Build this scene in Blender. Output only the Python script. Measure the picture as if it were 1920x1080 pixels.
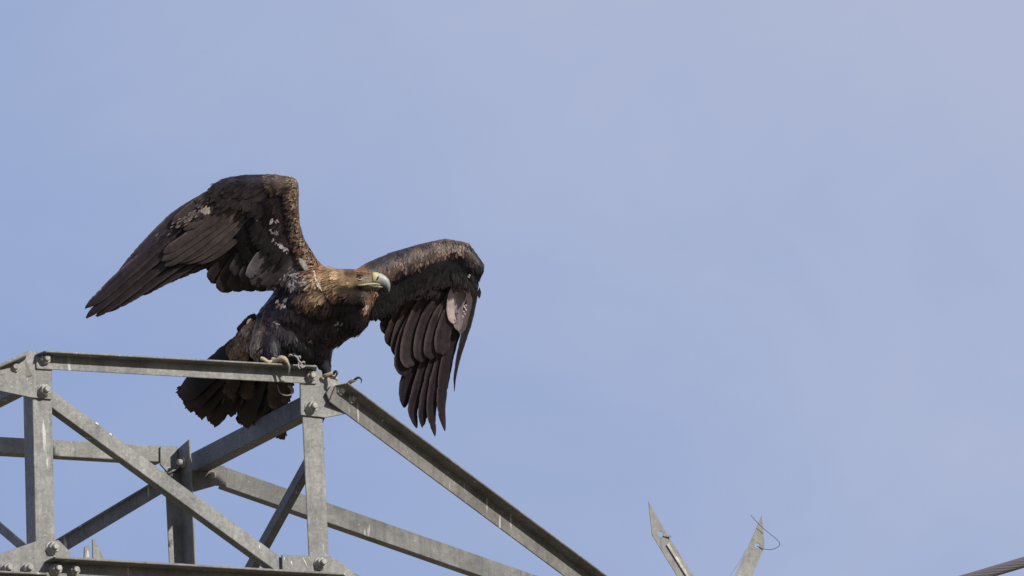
import bpy, bmesh, math, random
from mathutils import Vector, Matrix, noise
from mathutils.bvhtree import BVHTree
random.seed(7)
R = math.radians
scene = bpy.context.scene
for o in list(bpy.data.objects): bpy.data.objects.remove(o)
COL = scene.collection

# ------------------------------------------------------------------ camera
S = 0.0018                      # metres per photo pixel at the bird
D0 = 45.0                       # camera to tower corner
FPX = D0 / S
PITCH = R(14); ROLL = 0.045
CAM = Vector((0, 0, 1.6))
FWD = Vector((0, math.cos(PITCH), math.sin(PITCH)))
r0 = Vector((1, 0, 0)); u0 = r0.cross(FWD)
RGT = math.cos(ROLL) * r0 - math.sin(ROLL) * u0
UPV = math.cos(ROLL) * u0 + math.sin(ROLL) * r0
cd = bpy.data.cameras.new('camera'); cam = bpy.data.objects.new('camera', cd); COL.objects.link(cam)
cam.matrix_world = Matrix(((RGT.x, UPV.x, -FWD.x, CAM.x), (RGT.y, UPV.y, -FWD.y, CAM.y), (RGT.z, UPV.z, -FWD.z, CAM.z), (0, 0, 0, 1)))
cd.sensor_width = 36; cd.lens = 36 * FPX / 1920
cd.clip_start = 1; cd.clip_end = 20000
scene.camera = cam

# ------------------------------------------------------------------ light
SUN_AZ, SUN_EL = R(134), R(25)          # azimuth clockwise from the view direction
world = bpy.data.worlds.new('World'); scene.world = world; world.use_nodes = True
nt = world.node_tree; nt.nodes.clear()
out = nt.nodes.new('ShaderNodeOutputWorld'); bg = nt.nodes.new('ShaderNodeBackground')
sky = nt.nodes.new('ShaderNodeTexSky'); sky.sky_type = 'NISHITA'; sky.sun_disc = False
sky.sun_elevation = SUN_EL; sky.sun_rotation = SUN_AZ
sky.air_density = 1.0; sky.dust_density = 1.2; sky.ozone_density = 3.0
tc = nt.nodes.new('ShaderNodeTexCoord')
mp = nt.nodes.new('ShaderNodeMapping'); mp.inputs['Scale'].default_value = (1, 1, 1.6)
mp.inputs['Rotation'].default_value = (0.3, 0.5, 0.2)
nz = nt.nodes.new('ShaderNodeTexNoise'); nz.inputs['Scale'].default_value = 26; nz.inputs['Detail'].default_value = 4; nz.inputs['Roughness'].default_value = .62
nz.inputs['Distortion'].default_value = .4
# thin high veil that thickens towards the sun side of the sky, with faint cloud structure in it
dt = nt.nodes.new('ShaderNodeVectorMath'); dt.operation = 'DOT_PRODUCT'; vd = (RGT * .68 + UPV * .78); dt.inputs[1].default_value = vd
mu = nt.nodes.new('ShaderNodeMath'); mu.operation = 'MULTIPLY_ADD'; mu.inputs[1].default_value = 13.0; mu.inputs[2].default_value = .02 - 13.0 * vd.dot(FWD)
ad = nt.nodes.new('ShaderNodeMath'); ad.operation = 'ADD'; ad.use_clamp = True
mix = nt.nodes.new('ShaderNodeMix'); mix.data_type = 'RGBA'; mix.inputs['Factor'].default_value = .85
veil = nt.nodes.new('ShaderNodeMix'); veil.data_type = 'RGBA'
veil.inputs['A'].default_value = (3.62, 4.72, 7.95, 1); veil.inputs['B'].default_value = (5.6, 6.2, 8.35, 1)
L = nt.links
L.new(tc.outputs['Generated'], mp.inputs['Vector']); L.new(mp.outputs['Vector'], nz.inputs['Vector'])
L.new(tc.outputs['Generated'], dt.inputs[0]); L.new(dt.outputs['Value'], mu.inputs[0])
L.new(mu.outputs[0], ad.inputs[0]); L.new(nz.outputs['Fac'], ad.inputs[1]); L.new(ad.outputs[0], veil.inputs['Factor'])
L.new(sky.outputs['Color'], mix.inputs['A']); L.new(veil.outputs['Result'], mix.inputs['B']); L.new(mix.outputs['Result'], bg.inputs['Color'])
bg.inputs['Strength'].default_value = 0.085
L.new(bg.outputs['Background'], out.inputs['Surface'])
sd = bpy.data.lights.new('sun', 'SUN'); sun = bpy.data.objects.new('sun', sd); COL.objects.link(sun)
sd.energy = 4.6; sd.angle = R(0.6); sd.color = (1, .95, .87)
tosun = Vector((math.sin(SUN_AZ) * math.cos(SUN_EL), math.cos(SUN_AZ) * math.cos(SUN_EL), math.sin(SUN_EL)))
sun.rotation_euler = tosun.to_track_quat('Z', 'Y').to_euler()
vs = scene.view_settings; vs.view_transform = 'Standard'; vs.look = 'None'; vs.exposure = 0; vs.gamma = 1; vs.use_curve_mapping = False

# ------------------------------------------------------------------ geometry helpers
def ray(px, py): return FWD + RGT * ((px - 960) / FPX) + UPV * ((540 - py) / FPX)
def E(px, py, d): return CAM + ray(px, py) * (D0 + d * S)      # d in photo pixels, + is away
YAW = R(26.3)
U = Vector((math.cos(YAW), math.sin(YAW), 0))                  # along the front face
V = Vector((-math.sin(YAW), math.cos(YAW), 0))                 # from front to back
Z = Vector((0, 0, 1))
W = 1.03
C0 = E(597, 700, 0)
def plane(P0, n):
    def f(px, py, off=0.0):
        d = ray(px, py); Q = P0 + n * off
        return CAM + d * ((Q - CAM).dot(n) / d.dot(n))
    return f
onF = plane(C0, -V)             # off > 0 is towards the camera
onB = plane(C0 + V * W, -V)
onS = plane(C0, -U)             # off > 0 towards inside (left)
onL = plane(C0 - U * W, -U)
def yawdir(a): return Vector((math.cos(a), math.sin(a), 0))
AR = YAW + R(18.4); AB = YAW - R(18.4)
D1 = yawdir(AR); M1 = Vector((math.sin(AR), -math.cos(AR), 0))  # front chord of the right arm, normal towards camera
D2 = yawdir(AB); M2 = Vector((math.sin(AB), -math.cos(AB), 0))
onC1 = plane(C0, M1)
onC2 = plane(C0 + V * W, M2)
onC3 = plane(C0 - U * W, M2)    # front chord of the left arm

def link(o, parent=None):
    COL.objects.link(o)
    if parent: o.parent = parent
    return o
def mesh_obj(name, verts, faces, mat, parent=None, smooth=False):
    me = bpy.data.meshes.new(name); me.from_pydata([tuple(v) for v in verts], [], faces); me.update()
    if smooth: me.polygons.foreach_set('use_smooth', [True] * len(me.polygons))
    me.materials.append(mat)
    return link(bpy.data.objects.new(name, me), parent)
def bm_obj(name, bm, mat, parent=None, smooth=False):
    me = bpy.data.meshes.new(name); bm.to_mesh(me); bm.free()
    if smooth: me.polygons.foreach_set('use_smooth', [True] * len(me.polygons))
    me.materials.append(mat)
    return link(bpy.data.objects.new(name, me), parent)
def thing(name, label, cat, loc, group=None):
    o = bpy.data.objects.new(name, None); COL.objects.link(o); o['label'] = label; o['category'] = cat
    o.empty_display_size = .1
    if group: o['group'] = group
    return o
def tag(o, label, cat, group=None):
    o['label'] = label; o['category'] = cat
    if group: o['group'] = group
def prism(pts, nrm, t):
    """closed polygon pts extruded by t along nrm"""
    bm = bmesh.new()
    a = [bm.verts.new(p) for p in pts]; b = [bm.verts.new(p + nrm * t) for p in pts]
    bm.faces.new(a); bm.faces.new(b[::-1])
    n = len(pts)
    for i in range(n): bm.faces.new((a[i], b[i], b[(i + 1) % n], a[(i + 1) % n])[::-1])
    bmesh.ops.recalc_face_normals(bm, faces=bm.faces)
    bmesh.ops.bevel(bm, geom=list(bm.edges), offset=min(.0011, t * .25), segments=1, affect='EDGES')
    return bm

# ------------------------------------------------------------------ materials
def newmat(name):
    m = bpy.data.materials.new(name); m.use_nodes = True
    return m, m.node_tree, m.node_tree.nodes['Principled BSDF']
def N(t, kind, **kw):
    n = t.nodes.new(kind)
    for k, v in kw.items():
        if k in n.inputs: n.inputs[k].default_value = v
        else: setattr(n, k, v)
    return n
def steel(name, c1, c2, rust=.25, dropping=.5, seed=0.0):
    m, t, p = newmat(name); Lk = t.links
    tc = N(t, 'ShaderNodeTexCoord'); mp = N(t, 'ShaderNodeMapping'); mp.inputs['Location'].default_value = (seed, seed * 2, seed * 3)
    Lk.new(tc.outputs['Object'], mp.inputs['Vector'])
    def nz(sc, det, ro=.6, scale=None, dist=0):
        n = N(t, 'ShaderNodeTexNoise'); n.inputs['Scale'].default_value = sc; n.inputs['Detail'].default_value = det; n.inputs['Roughness'].default_value = ro
        n.inputs['Distortion'].default_value = dist
        if scale:
            q = N(t, 'ShaderNodeMapping'); q.inputs['Scale'].default_value = scale; Lk.new(mp.outputs['Vector'], q.inputs['Vector']); Lk.new(q.outputs['Vector'], n.inputs['Vector'])
        else: Lk.new(mp.outputs['Vector'], n.inputs['Vector'])
        return n
    def ramp(src, a, b, x0=0.0, x1=1.0):
        r = N(t, 'ShaderNodeMapRange'); r.inputs['From Min'].default_value = a; r.inputs['From Max'].default_value = b
        r.inputs['To Min'].default_value = x0; r.inputs['To Max'].default_value = x1; Lk.new(src, r.inputs['Value']); return r.outputs['Result']
    def mixc(f, A, B):
        x = N(t, 'ShaderNodeMix'); x.data_type = 'RGBA'
        for s, v in (('A', A), ('B', B)):
            if isinstance(v, tuple): x.inputs[s].default_value = v + (1,)
            else: Lk.new(v, x.inputs[s])
        Lk.new(f, x.inputs['Factor']); return x.outputs['Result']
    big = nz(9, 5, .6, (1, 1, 1)); fine = nz(95, 4, .7); streak = nz(60, 4, .6, (1, 1, .09))
    vor = N(t, 'ShaderNodeTexVoronoi'); vor.inputs['Scale'].default_value = 70; Lk.new(mp.outputs['Vector'], vor.inputs['Vector'])
    base = mixc(ramp(big.outputs['Fac'], .35, .65), c1, c2)
    sp = N(t, 'ShaderNodeSeparateColor'); Lk.new(vor.outputs['Color'], sp.inputs['Color'])
    lum = N(t, 'ShaderNodeMath', operation='MULTIPLY_ADD'); Lk.new(sp.outputs['Red'], lum.inputs[0]); lum.inputs[1].default_value = .22; lum.inputs[2].default_value = .89
    sc = N(t, 'ShaderNodeMix'); sc.data_type = 'RGBA'; sc.blend_type = 'MULTIPLY'; sc.inputs['Factor'].default_value = 1
    Lk.new(base, sc.inputs['A'])
    cc = N(t, 'ShaderNodeCombineColor')
    for k in ('Red', 'Green', 'Blue'): Lk.new(lum.outputs[0], cc.inputs[k])
    Lk.new(cc.outputs['Color'], sc.inputs['B'])
    dark = mixc(ramp(streak.outputs['Fac'], .48, .70, 0, .38), sc.outputs['Result'], (c1[0] * .42, c1[1] * .40, c1[2] * .37))
    rst = mixc(ramp(nz(14, 6, .7, (1, 1, .6)).outputs['Fac'], .56, .74, 0, rust), dark, (.16, .115, .075))
    drop = nz(30, 3, .6, (1, 1, .10), .3)
    drp = mixc(ramp(drop.outputs['Fac'], .665, .70, 0, dropping), rst, (.62, .61, .57))
    spk = nz(120, 2, .5)
    drp = mixc(ramp(spk.outputs['Fac'], .70, .74, 0, dropping), drp, (.55, .54, .5))
    Lk.new(drp, p.inputs['Base Color'])
    p.inputs['Metallic'].default_value = .12
    Lk.new(ramp(fine.outputs['Fac'], .3, .7, .5, .72), p.inputs['Roughness'])
    b = N(t, 'ShaderNodeBump'); b.inputs['Strength'].default_value = .35; b.inputs['Distance'].default_value = .002
    Lk.new(fine.outputs['Fac'], b.inputs['Height']); Lk.new(b.outputs['Normal'], p.inputs['Normal'])
    return m
ST_LIGHT = steel('galvanised_steel', (.128, .127, .119), (.215, .212, .20))
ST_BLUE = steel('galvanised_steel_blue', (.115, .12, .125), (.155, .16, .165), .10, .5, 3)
ST_DARK = steel('weathered_steel', (.125, .12, .11), (.18, .172, .155), .5, .5, 7)
ST_BOLT = steel('bolt_steel', (.24, .225, .20), (.36, .35, .325), .45, .15, 11)

def feather_mat():
    m, t, p = newmat('feather'); Lk = t.links
    at = N(t, 'ShaderNodeAttribute'); at.attribute_name = 'Col'
    uv = N(t, 'ShaderNodeUVMap'); uv.uv_map = 'UVMap'
    mp = N(t, 'ShaderNodeMapping'); mp.inputs['Scale'].default_value = (7.0, 9, 1); Lk.new(uv.outputs['UV'], mp.inputs['Vector'])
    n = N(t, 'ShaderNodeTexNoise'); n.inputs['Scale'].default_value = 1.0; n.inputs['Detail'].default_value = 4; Lk.new(mp.outputs['Vector'], n.inputs['Vector'])
    tcx = N(t, 'ShaderNodeTexCoord'); n2 = N(t, 'ShaderNodeTexNoise'); n2.inputs['Scale'].default_value = 45; n2.inputs['Detail'].default_value = 5; Lk.new(tcx.outputs['Object'], n2.inputs['Vector'])
    ad = N(t, 'ShaderNodeMath', operation='ADD'); Lk.new(n.outputs['Fac'], ad.inputs[0]); Lk.new(n2.outputs['Fac'], ad.inputs[1])
    mr = N(t, 'ShaderNodeMapRange'); mr.inputs['From Min'].default_value = .65; mr.inputs['From Max'].default_value = 1.35; mr.inputs['To Min'].default_value = .6; mr.inputs['To Max'].default_value = 1.4
    Lk.new(ad.outputs[0], mr.inputs['Value'])
    x = N(t, 'ShaderNodeVectorMath', operation='SCALE'); Lk.new(at.outputs['Color'], x.inputs[0]); Lk.new(mr.outputs['Result'], x.inputs['Scale'])
    Lk.new(x.outputs['Vector'], p.inputs['Base Color'])
    p.inputs['Roughness'].default_value = .42; p.inputs['Specular IOR Level'].default_value = .2
    b = N(t, 'ShaderNodeBump'); b.inputs['Strength'].default_value = .3; b.inputs['Distance'].default_value = .0015
    Lk.new(n.outputs['Fac'], b.inputs['Height']); Lk.new(b.outputs['Normal'], p.inputs['Normal'])
    return m
FEATHER = feather_mat()
def plain(name, c, rough=.5, spec=.5, noise_amt=.2, sc=60, coat=0):
    m, t, p = newmat(name); Lk = t.links
    tcx = N(t, 'ShaderNodeTexCoord'); n2 = N(t, 'ShaderNodeTexNoise'); n2.inputs['Scale'].default_value = sc; n2.inputs['Detail'].default_value = 5; Lk.new(tcx.outputs['Object'], n2.inputs['Vector'])
    x = N(t, 'ShaderNodeMix'); x.data_type = 'RGBA'; Lk.new(n2.outputs['Fac'], x.inputs['Factor'])
    x.inputs['A'].default_value = tuple(v * (1 - noise_amt) for v in c) + (1,); x.inputs['B'].default_value = tuple(min(1, v * (1 + noise_amt)) for v in c) + (1,)
    Lk.new(x.outputs['Result'], p.inputs['Base Color']); p.inputs['Roughness'].default_value = rough; p.inputs['Specular IOR Level'].default_value = spec
    p.inputs['Coat Weight'].default_value = coat
    return m
SKIN = plain('body_skin', (.022, .017, .015), .8, .2)
BEAK, _t, _p = newmat('beak_horn')
_a = _t.nodes.new('ShaderNodeAttribute'); _a.attribute_name = 'Col'; _t.links.new(_a.outputs['Color'], _p.inputs['Base Color']); _p.inputs['Roughness'].default_value = .42
BEAK_TIP = plain('beak_tip', (.07, .075, .08), .3)
CERE = plain('cere_yellow', (.50, .45, .17), .55, .3, .25, 260)
GAPE = plain('gape_skin', (.46, .38, .23), .5, .4, .2, 200)
IRIS = plain('iris', (.34, .22, .08), .15, .6, .3, 900, 1)
PUPIL = plain('pupil', (.004, .004, .004), .05, .8, 0, 10, 1)
TOE = plain('toe_skin', (.43, .33, .22), .7, .25, .5, 420)
TALON = plain('talon', (.035, .035, .038), .3, .5, .3, 200)
TALON_PALE = plain('talon_pale', (.17, .155, .14), .4, .5, .3, 200)
CLOTH = plain('frayed_cloth', (.34, .31, .31), .9, .1, .3, 300)
CLOTH_D = plain('dark_cloth', (.02, .02, .026), .8, .1, .3, 300)
WIRE = plain('thin_wire', (.05, .04, .035), .6)
ALU = plain('cable_strand', (.17, .155, .165), .5, .5, .35, 8)
SOIL = plain('dry_ground', (.20, .17, .11), .95, .1, .4, 3)

# ------------------------------------------------------------------ ground
def ground():
    n = 24; R0 = 6000; verts = []; faces = []
    for i in range(n + 1):
        for j in range(n + 1):
            x = R0 * math.copysign(abs(i / n * 2 - 1) ** 3, i / n * 2 - 1); y = R0 * math.copysign(abs(j / n * 2 - 1) ** 3, j / n * 2 - 1)
            verts.append((x, y, noise.noise(Vector((x * .004, y * .004, 0))) * min(3, math.hypot(x, y) * .01)))
    for i in range(n):
        for j in range(n):
            a = i * (n + 1) + j; faces.append((a, a + n + 1, a + n + 2, a + 1))
    o = mesh_obj('ground', verts, faces, SOIL); o['kind'] = 'structure'
ground()

# ------------------------------------------------------------------ steel tower
tower = thing('lattice_tower', 'grey galvanised steel lattice tower head the eagle perches on', 'pylon', C0)
def angle(name, p0, p1, fa, fb, wa, wb, mat, t=.006, trim=(0, 0, 0, 0), parent=None):
    """L section, heel on p0-p1; flange a along fa, flange b along fb; trim moves the far edges of a (start,end) and b (start,end) along the axis"""
    ax = (p1 - p0).normalized()
    fa = (fa - ax * fa.dot(ax)).normalized(); fb = (fb - ax * fb.dot(ax)).normalized()
    prof = [(0, 0), (wa, 0), (wa, t), (t, t), (t, wb), (0, wb)]
    bm = bmesh.new(); ends = []
    for k, P in enumerate((p0, p1)):
        ring = []
        for (a, b) in prof:
            s = trim[k] * (a / wa) + trim[2 + k] * (b / wb) if a > t or b > t else 0
            ring.append(bm.verts.new(P + fa * a + fb * b + ax * s))
        ends.append(ring)
    bm.faces.new(ends[0]); bm.faces.new(ends[1][::-1])
    for i in range(6):
        j = (i + 1) % 6; bm.faces.new((ends[0][i], ends[1][i], ends[1][j], ends[0][j]))
    bmesh.ops.recalc_face_normals(bm, faces=bm.faces)
    bmesh.ops.bevel(bm, geom=list(bm.edges), offset=.0012, segments=2, affect='EDGES')
    # root fillet sag: subtle waviness along length is left to the material
    return bm_obj(name, bm, mat, parent or tower)
def plate(name, pts, nrm, t, mat=ST_LIGHT, parent=None): return bm_obj(name, prism(pts, nrm, t), mat, parent or tower)
def bolt(P, ax, parent, s=1.0, long=1.0, rot=None):
    s *= 1.16
    ax = ax.normalized(); q = ax.to_track_quat('Z', 'Y').to_matrix()
    if rot is None: rot = random.uniform(0, 1)
    tilt = Vector((random.uniform(-.02, .02), random.uniform(-.02, .02), 0))
    bm = bmesh.new()
    def cyl(r, z0, z1, n, ch=.15, a0=0.0):
        c = (r * ch)
        rings = [(r - c * .3, z0), (r, z0 + c * .3), (r, z1 - c), (r - c, z1)]
        vs = []
        for rr, zz in rings:
            vs.append([bm.verts.new(P + q @ (Vector((rr * math.cos(a0 + k * 2 * math.pi / n), rr * math.sin(a0 + k * 2 * math.pi / n), zz)) + tilt * zz)) for k in range(n)])
        bm.faces.new(vs[0][::-1]); bm.faces.new(vs[-1])
        for a, b in zip(vs, vs[1:]):
            for k in range(n): bm.faces.new((a[k], a[(k + 1) % n], b[(k + 1) % n], b[k]))
    cyl(.0205 * s, -.001, .0035 * s, 22, .1)
    cyl(.0165 * s, .0032 * s, .0072 * s, 18, .15)
    cyl(.0168 * s, .007 * s, .0215 * s, 6, .12, rot)
    cyl(.0098 * s, .021 * s, (.021 + .012 * long) * s, 14, .25)
    return bm_obj('bolt', bm, ST_BOLT, parent)
nF = -V; nR = U
# posts -----------------------------------------------------------
def ext(a, b, k): return a + (b - a) * k
FRt, FRb = onF(602, 722), onF(617.5, 1055)
p_fr = angle('post', FRt, ext(FRt, FRb, 3.2), -U, V, .074, .075, ST_LIGHT)
FLt, FLb = onF(60, 690), onF(67.5, 1025)
p_fl = angle('post', FLt, ext(FLt, FLb, 3.2), U, V, .070, .078, ST_LIGHT)
BRt, BRb = onB(335, 842), onB(345, 1052)
p_br = angle('post', BRt, ext(BRt, BRb, 3.2), -U, -V, .058, .100, ST_LIGHT, trim=(0, 0, -.012, 0))
BLt = BRt - U * W; BLb = BRb - U * (W + .03)
angle('post', BLt, ext(BLt, BLb, 3.2), U, -V, .07, .075, ST_DARK)
# top front rail ---------------------------------------------------
o = .012
rail = angle('rail', onF(66, 664, o), onF(592, 693, o), -Z, nF, .051, .056, ST_LIGHT, t=.0055, trim=(0, 0, .012, -.022))
for x, y in ((82, 675), (580, 707)): bolt(onF(x, y, o), nF, rail, .95)
# gussets at the top of the posts
g_fr = plate('gusset', [onF(*q, .0) for q in ((561, 693), (588, 692), (603, 696), (626, 709), (640, 722), (656, 775), (608, 784), (562, 779))], nF, .009)
bolt(onF(583, 764, .009), nF, g_fr)
g_fl = plate('gusset', [onF(*q, .0) for q in ((36, 666), (52, 658), (66, 660), (95.5, 672), (95.5, 750), (58, 746.5), (-35, 727), (-40, 700))], nF, .009)
bolt(onF(82, 733, .009), nF, g_fl)
# right arm, front chord (heel on top, flange out to the camera)
c1a, c1b = onC1(628, 722, .035), onC1(1128, 1094, .035)
chord1 = angle('arm_chord', c1a, ext(c1a, c1b, 1.2), -Z, M1, .071, .060, ST_DARK, trim=(-.006, 0, .006, 0))
bolt(onC1(632, 734, .028), M1, chord1, .9); bolt(onC1(653, 750, .028), M1, chord1, .9)
bent = plate('connection_plate', [onC1(*q, .024) for q in ((610, 738), (618, 724), (640, 732), (672, 768), (652, 772), (614, 750))], M1, .008)
# right arm, rear chord
c2a, c2b = onC2(412, 909), onC2(900, 1079)
chord2 = angle('arm_chord', c2a, ext(c2a, c2b, 1.75), Z, -M2, .066, .06, ST_LIGHT)
g_br = plate('gusset', [onC2(*q, .001) for q in ((357, 884), (385, 867), (422, 875), (424, 912), (404, 911), (362, 923))], M2, .008, ST_LIGHT)
bolt(onC2(397, 891, .009), M2, g_br, .6)
# right face top horizontal and its brace
angle('rail', onS(566, 780, .004), onS(356, 888, .004), Z, U, .068, .05, ST_BLUE)
angle('brace', onS(583, 836, .02), onS(440, 1096, .02), -V, U * .9 - V * .1, .040, .05, ST_BLUE)
plate('gusset', [onF(*q, -.03) for q in ((592, 770), (612, 776), (600, 803), (592, 820))], nF, .006, ST_BLUE)
# back face
angle('rail', onB(304, 866), onB(-190, 838), Z, V, .056, .05, ST_LIGHT)
plate('splice_plate', [onB(299, 838, .002), onB(331, 838, .002), onB(331, 905, .002), onB(299, 872, .002)], nF, .008, ST_LIGHT)
b_back = angle('brace', onB(345, 868, .012), onB(-170, 1176, .012), -Z, nF, .052, .026, ST_BLUE)
bolt(onB(354, 868, .055), -U, p_br, 1.0, 1.3)
# front face brace
f_br = angle('brace', onF(70, 744, -.006), onF(560, 1101, -.006), U * .59 + Z * .81, V, .051, .045, ST_LIGHT)
# bottom front rail
r2 = angle('rail', onF(84, 1052, .014), onF(640, 1084, .014), -Z, nF, .08, .075, ST_DARK, t=.007, trim=(0, 0, .004, -.02))
for x, y in ((104, 1068), (137, 1071)): bolt(onF(x, y, .021), nF, r2, .95)
g3 = plate('gusset', [onF(*q, .001) for q in ((527, 1041), (580, 1044), (617, 1044), (640, 1056), (672, 1085), (680, 1180), (530, 1180))], nF, .009)
bolt(onF(600, 1057, .012), nF, g3, .95, 1.1)
g4 = plate('gusset', [onF(*q, .001) for q in ((-45, 1055), (45, 1023), (68, 1015), (108, 1014), (130, 1037), (120, 1180), (-60, 1180))], nF, .011)
for x, y in ((98, 1028), (12, 1067), (50, 1067)): bolt(onF(x, y, .012), nF, g4, 1.0)
r4 = angle('rail', onF(84, 1078, .013), onF(-500, 1050, .013), -Z, nF, .07, .03, ST_DARK)
# lower chord of the right arm leaving the bottom gusset
angle('arm_chord', onC1(632, 1060, .0), onC1(1240, 1330, .0), -Z, -M1, .05, .05, ST_LIGHT)
# left arm, front chord
c3a, c3b = onC3(46, 672, .02), onC3(-300, 818, .02)
chord3 = angle('arm_chord', c3a, c3b, -Z, M2, .064, .06, ST_DARK)
bolt(onC3(28, 691, .022), M2, chord3, .9); bolt(onC3(0, 703, .022), M2, chord3, .9)
# left face: top horizontal and brace
angle('rail', onL(45, 728, .004), onL(-190, 846, .004), Z, U, .06, .05, ST_BLUE)
angle('brace', onL(60, 1052), onL(-190, 838), Z, U, .035, .045, ST_LIGHT)
# lower continuation: rear rail and side rails one storey down, below the frame
angle('rail', onB(340, 1225), onB(-190, 1195), Z, V, .06, .05, ST_DARK)
# pointed deterrent stub behind the lower rail
plate('pointed_stub', [onF(*q, -.12) for q in ((172, 1012), (176, 1012), (193, 1046), (190, 1075), (173, 1075))], nF, .006)
plate('pointed_stub', [onF(*q, -.13) for q in ((157, 1026), (166, 1022), (168, 1075), (155, 1075))], nF, .006)

LIME = plain('bird_lime', (.62, .60, .55), .9, .1, .2, 200)
def lime(on, off, x, y, ln, wd, parent, sx=.06):
    bm = bmesh.new(); n = 9; nrm = -V if on is onF else (M1 if on is onC1 else M2)
    lft = []; rgt = []
    for k in range(n):
        t = k / (n - 1); w2 = wd * (.25 + .75 * math.sin(math.pi * min(1, t * 1.1 + .12))) * .5 * random.uniform(.75, 1.25)
        cx = x + ln * t * sx + random.uniform(-.3, .3); lft.append(on(cx - w2, y + ln * t, off)); rgt.append(on(cx + w2, y + ln * t, off))
    mid = [(a + b) / 2 + nrm * .0006 for a, b in zip(lft, rgt)]
    A = [bm.verts.new(p) for p in lft]; M = [bm.verts.new(p) for p in mid]; B = [bm.verts.new(p) for p in rgt]
    for k in range(n - 1): bm.faces.new((A[k], M[k], M[k + 1], A[k + 1])); bm.faces.new((M[k], B[k], B[k + 1], M[k + 1]))
    bm_obj('bird_lime', bm, LIME, parent, True)
for (x, y, ln, wd, sx) in ((404, 694, 13, 2.2, -.3), (485, 694, 14, 1.6, -.05), (490, 696, 10, 1.2, 0), (131, 676, 11, 2.4, -.2), (196, 679, 9, 1.8, -.5), (205, 680, 8, 1.4, .4), (222, 682, 8, 2.0, -.2)): lime(onF, .0128, x, y, ln, wd, rail, sx)
for (x, y, ln, wd, sx) in ((486, 1022, 8, 2.6, .15), (206, 812, 5, 4.0, .6), (180, 792, 5, 5.0, .9)): lime(onF, -.0053, x, y, ln, wd, f_br, sx)
for (x, y, ln, wd, sx) in ((533, 1045, 6, 2.6, .1), (546, 1052, 8, 3.4, .2), (568, 1045, 19, 2.0, .48)): lime(onF, .0098, x, y, ln, wd, g3, sx)
# ------------------------------------------------------------------ tubes and lofts
def frames(pts):
    T = []
    for i in range(len(pts)):
        a = pts[max(i - 1, 0)]; b = pts[min(i + 1, len(pts) - 1)]; T.append((b - a).normalized())
    n = T[0].orthogonal().normalized(); Ns = []
    for t in T:
        n = (n - t * n.dot(t)).normalized(); Ns.append(n.copy())
    return T, Ns
def catmull(P, n):
    out = []
    Q = [P[0] * 2 - P[1]] + list(P) + [P[-1] * 2 - P[-2]]
    segs = len(P) - 1
    for k in range(n):
        s = k / (n - 1) * segs; i = min(int(s), segs - 1); t = s - i
        a, b, c, d = Q[i], Q[i + 1], Q[i + 2], Q[i + 3]
        out.append(.5 * ((2 * b) + (c - a) * t + (2 * a - 5 * b + 4 * c - d) * t * t + (3 * b - a - 3 * c + d) * t ** 3))
    return out
def tube_geo(pts, rad, n=8, squash=None):
    """pts in world or px space; rad list"""
    T, Ns = frames(pts); vs = []; fs = []
    for i, p in enumerate(pts):
        b = T[i].cross(Ns[i])
        for k in range(n):
            a = 2 * math.pi * k / n; vs.append(p + (Ns[i] * math.cos(a) + b * math.sin(a)) * rad[i])
    for i in range(len(pts) - 1):
        for k in range(n):
            j = (k + 1) % n; fs.append((i * n + k, i * n + j, (i + 1) * n + j, (i + 1) * n + k))
    fs.append(tuple(range(n))[::-1]); fs.append(tuple((len(pts) - 1) * n + k for k in range(n)))
    return vs, fs
def lerp_list(v, n):
    out = []
    for k in range(n):
        s = k / (n - 1) * (len(v) - 1); i = min(int(s), len(v) - 2); out.append(v[i] + (v[i + 1] - v[i]) * (s - i))
    return out
def tube_px(name, ctrl, rad, mat, parent, n=8, m=16):
    P = catmull([Vector(c) for c in ctrl], m); r = lerp_list(rad, m)
    vs, fs = tube_geo(P, r, n)
    return mesh_obj(name, [E(*v) for v in vs], fs, mat, parent, True)

# ------------------------------------------------------------------ spikes, wire, cable
T0 = onC1(1236, 1150)
onT = plane(T0, Vector((math.sin(R(12)), -math.cos(R(12)), 0)))
nT = Vector((math.sin(R(12)), -math.cos(R(12)), 0))
def spike(label, outline, hole, mat, fold):
    # plate with a round hole: outline polygon bridged to a circle through triangle_fill
    bm = bmesh.new()
    ov = [bm.verts.new(onT(*q)) for q in outline]
    hv = [bm.verts.new(onT(hole[0] + hole[2] * math.cos(a * math.pi / 8), hole[1] + hole[2] * math.sin(a * math.pi / 8))) for a in range(16)]
    es = [bm.edges.new((ov[i], ov[(i + 1) % len(ov)])) for i in range(len(ov))] + [bm.edges.new((hv[i], hv[(i + 1) % 16])) for i in range(16)]
    r = bmesh.ops.triangle_fill(bm, use_beauty=True, use_dissolve=False, edges=es)
    fs = [g for g in r['geom'] if isinstance(g, bmesh.types.BMFace)]
    ex = bmesh.ops.extrude_face_region(bm, geom=fs)
    for g in ex['geom']:
        if isinstance(g, bmesh.types.BMVert): g.co += nT * .005
    bmesh.ops.recalc_face_normals(bm, faces=bm.faces)
    me = bpy.data.meshes.new('spike_plate'); bm.to_mesh(me); bm.free(); me.materials.append(mat)
    o = thing('spike', label, 'spike', T0, 'pointed steel spikes at the arm tip')
    link(bpy.data.objects.new('spike_plate', me), o)
    if fold:
        plate('fold_flange', [onT(*q) for q in fold], nT, .02, mat, o)
    return o
spL = steel('spike_steel', (.18, .178, .165), (.235, .23, .215), .15, .1, 5)
s1 = spike('left steel spike leaning left, with a metal tab beside its hole', [(1215.5, 941), (1250, 1002), (1302, 1084), (1350, 1160), (1322, 1168), (1274, 1088), (1222, 1003)], (1238, 1002, 5.5), spL, None)
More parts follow.
